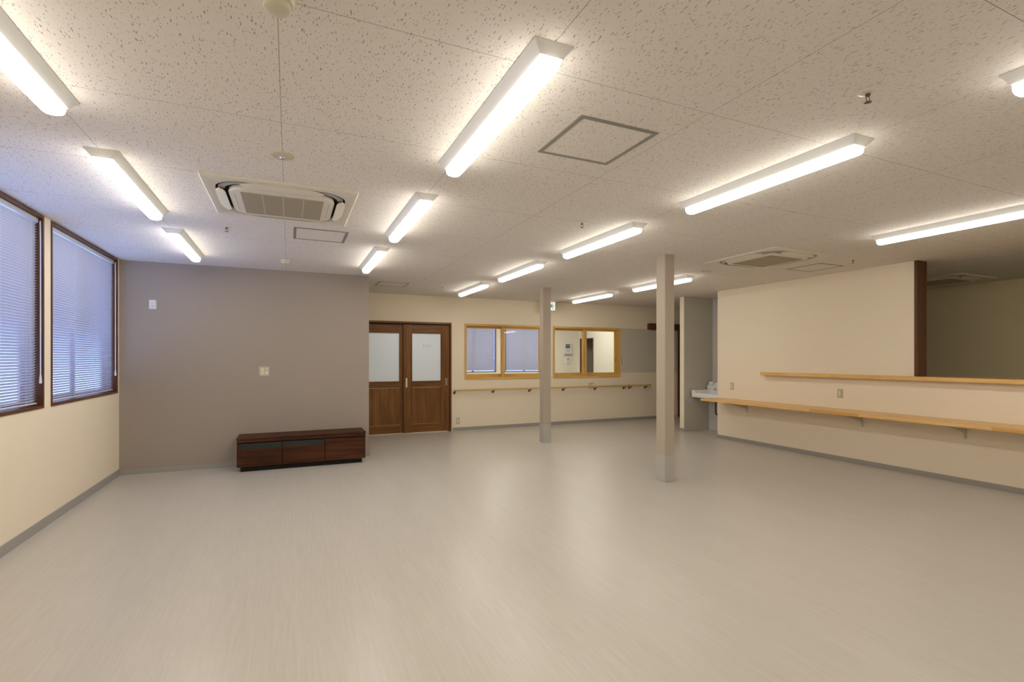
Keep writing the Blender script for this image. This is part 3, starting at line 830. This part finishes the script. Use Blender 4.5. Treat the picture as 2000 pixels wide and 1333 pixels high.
def make_spot():
    r = thing('emergency_light', 'x', 'emergency light', (0, 0, H), 'round emergency lights')
    bm = BM(); lathe(bm, [(0.062, 0), (0.062, -0.003), (0.056, -0.006), (0.018, -0.007), (0.0, -0.007)], seg=40); obj('cover_plate', bm, M['olive'], r, True)
    bm = BM(); lathe(bm, [(0.017, -0.006), (0.017, -0.011), (0.011, -0.018), (0, -0.020)], seg=20); obj('lens', bm, M['chrome'], r, True)
    obj('test_slot', box(BM(), -0.045, -0.004, -0.0072, -0.024, 0.0, -0.0055), M['alu'], r)
    return r
es = make_spot(); es.location = (-0.034, 3.09, H); es['label'] = 'flat round emergency light before the nearest air conditioner'
dup(es, (4.985, 4.93, H), 'flat round emergency light beyond the right-hand air conditioner')

# exit sign, hung from the ceiling before the back wall
t = thing('exit_sign', 'small lit exit sign with green arrow, peeking out behind the far column', 'exit sign', (4.74, 8.77, H))
obj('ceiling_mount', bbox(-0.10, -0.03, -0.014, 0.14, 0.03, 0, 0.003), M['plastic'], t)
obj('sign_body', bbox(-0.115, -0.018, -0.190, 0.118, 0.018, -0.014, 0.003), M['plastic'], t)
obj('lit_face', box(BM(), -0.108, -0.021, -0.184, 0.112, -0.0175, -0.022), M['exit_lit'], t)
bm = BM()
def stroke(bm, a, b, w):
    d = Vector((b[0]-a[0], 0, b[1]-a[1])).normalized(); n = Vector((-d.z, 0, d.x))*w
    A = Vector((a[0], 0, a[1])); B = Vector((b[0], 0, b[1]))
    loft(bm, [[p+Vector((0, y, 0)) for p in (A+n, B+n, B-n, A-n)] for y in (-0.0225, -0.0208)])
stroke(bm, (0.005, -0.10), (0.095, -0.10), 0.008)
stroke(bm, (0.005, -0.10), (0.062, -0.055), 0.008)
stroke(bm, (0.005, -0.10), (0.062, -0.145), 0.008)
obj('green_arrow', bm, M['exit_green'], t)
obj('lamp_window', box(BM(), 0.055, -0.0225, -0.160, 0.085, -0.0208, -0.150), M['greyplate'], t)

# ------------------------------------------------------------------ switches and outlets
def plate(name, label, cat, loc, w, h, rz, kind):
    """plate facing local -Y"""
    t = thing(name, label, cat, loc, None, rz)
    obj('cover_plate', bbox(-w/2, -0.008, -h/2, w/2, 0, h/2, 0.003), M['plate' if kind != 'remote' else 'plastic'], t)
    if kind == 'switch3':
        for k in range(3):
            z = 0.028-0.028*k
            obj('rocker', bbox(-0.038, -0.012, z-0.011, -0.006, -0.007, z+0.011, 0.002), M['key'], t)
        bm = BM(); tube(bm, [(0.026, -0.007, 0.026), (0.026, -0.018, 0.026)], 0.014, 20); k = obj('dial', bm, M['key'], t, True)
        bm = BM(); tube(bm, [(0.026, -0.018, 0.026), (0.026, -0.0195, 0.026)], 0.005, 12); obj('dial_centre', bm, M['alu'], k, True)
        obj('blank_insert', bbox(0.008, -0.0095, -0.038, 0.044, -0.007, -0.004, 0.001), M['key'], t)
    elif kind == 'outlet':
        obj('socket_insert', bbox(-0.017, -0.011, -0.036, 0.017, -0.007, 0.036, 0.002), M['key'], t)
        bm = BM()
        for z in (0.018, -0.014):
            for s in (-1, 1): box(bm, s*0.006-0.001, -0.0116, z-0.004, s*0.006+0.001, -0.0108, z+0.004)
        obj('slots', bm, M['dark'], t)
    elif kind == 'outlet2':
        for s in (-1, 1):
            obj('socket_insert', bbox(s*0.027-0.017, -0.011, -0.036, s*0.027+0.017, -0.007, 0.036, 0.002), M['key'], t)
        bm = BM()
        for c in (-0.027, 0.027):
            for z in (0.018, -0.014):
                for s in (-1, 1): box(bm, c+s*0.006-0.001, -0.0116, z-0.004, c+s*0.006+0.001, -0.0108, z+0.004)
        obj('slots', bm, M['dark'], t)
    elif kind == 'remote':
        obj('face', bbox(-w/2+0.006, -0.014, -h/2+0.008, w/2-0.006, -0.007, h/2-0.006, 0.003), M['white'], t)
        obj('button', bbox(-0.014, -0.017, -0.002, 0.014, -0.013, 0.014, 0.002), M['key'], t)
        bm = BM(); box(bm, -0.014, -0.0148, -0.028, 0.014, -0.0138, -0.020)
        obj('indicator', bm, M['greyplate'], t)
    return t
plate('wall_controller', 'small white wall controller high on the taupe wall', 'wall switch', (-1.476, YG, 1.997), 0.075, 0.11, 0, 'remote')
plate('light_switch', 'square beige switch plate with a dial on the taupe wall', 'wall switch', (-0.292, YG, 1.192), 0.116, 0.12, 0, 'switch3')
plate('wall_outlet', 'beige outlet low on the back wall beside the double door', 'outlet', (2.889, YB, 0.184), 0.07, 0.12, 0, 'outlet')
plate('wall_outlet', 'wide beige outlet on the back wall behind the handrail', 'outlet', (5.83, YB, 0.782), 0.116, 0.12, 0, 'outlet2')
plate('light_switch', 'single beige switch plate near the far end of the wooden counter', 'wall switch', (XR, 6.04, 0.896), 0.07, 0.12, -PI/2, 'outlet')
plate('wall_outlet', 'beige outlet on the right wall between counter and upper shelf', 'outlet', (XR, 4.268, 0.892), 0.075, 0.12, -PI/2, 'outlet')

# office wall devices
t = thing('alarm_panel', 'white alarm panel with three dark display rows, seen through the right pine window', 'alarm panel', (8.375, YO, 1.49))
obj('housing', bbox(-0.135, -0.06, 0, 0.135, 0, 0.35, 0.006), M['white'], t)
for k in range(3): obj('display_row', bbox(-0.10, -0.064, 0.20+k*0.045, 0.07, -0.059, 0.232+k*0.045, 0.002), M['dark'], t)
obj('nameplate', bbox(-0.06, -0.063, 0.11, 0.05, -0.059, 0.135, 0.001), M['greyplate'], t)
obj('base_tray', bbox(-0.14, -0.10, -0.012, 0.145, 0, 0.0, 0.002), M['greyplate'], t)
t = thing('intercom', 'small white intercom with grey display under the alarm panel', 'intercom', (8.385, YO, 1.17))
obj('body', bbox(-0.058, -0.035, 0, 0.058, 0, 0.22, 0.006), M['white'], t)
obj('display', bbox(-0.03, -0.038, 0.12, 0.025, -0.034, 0.18, 0.001), M['greyplate'], t)
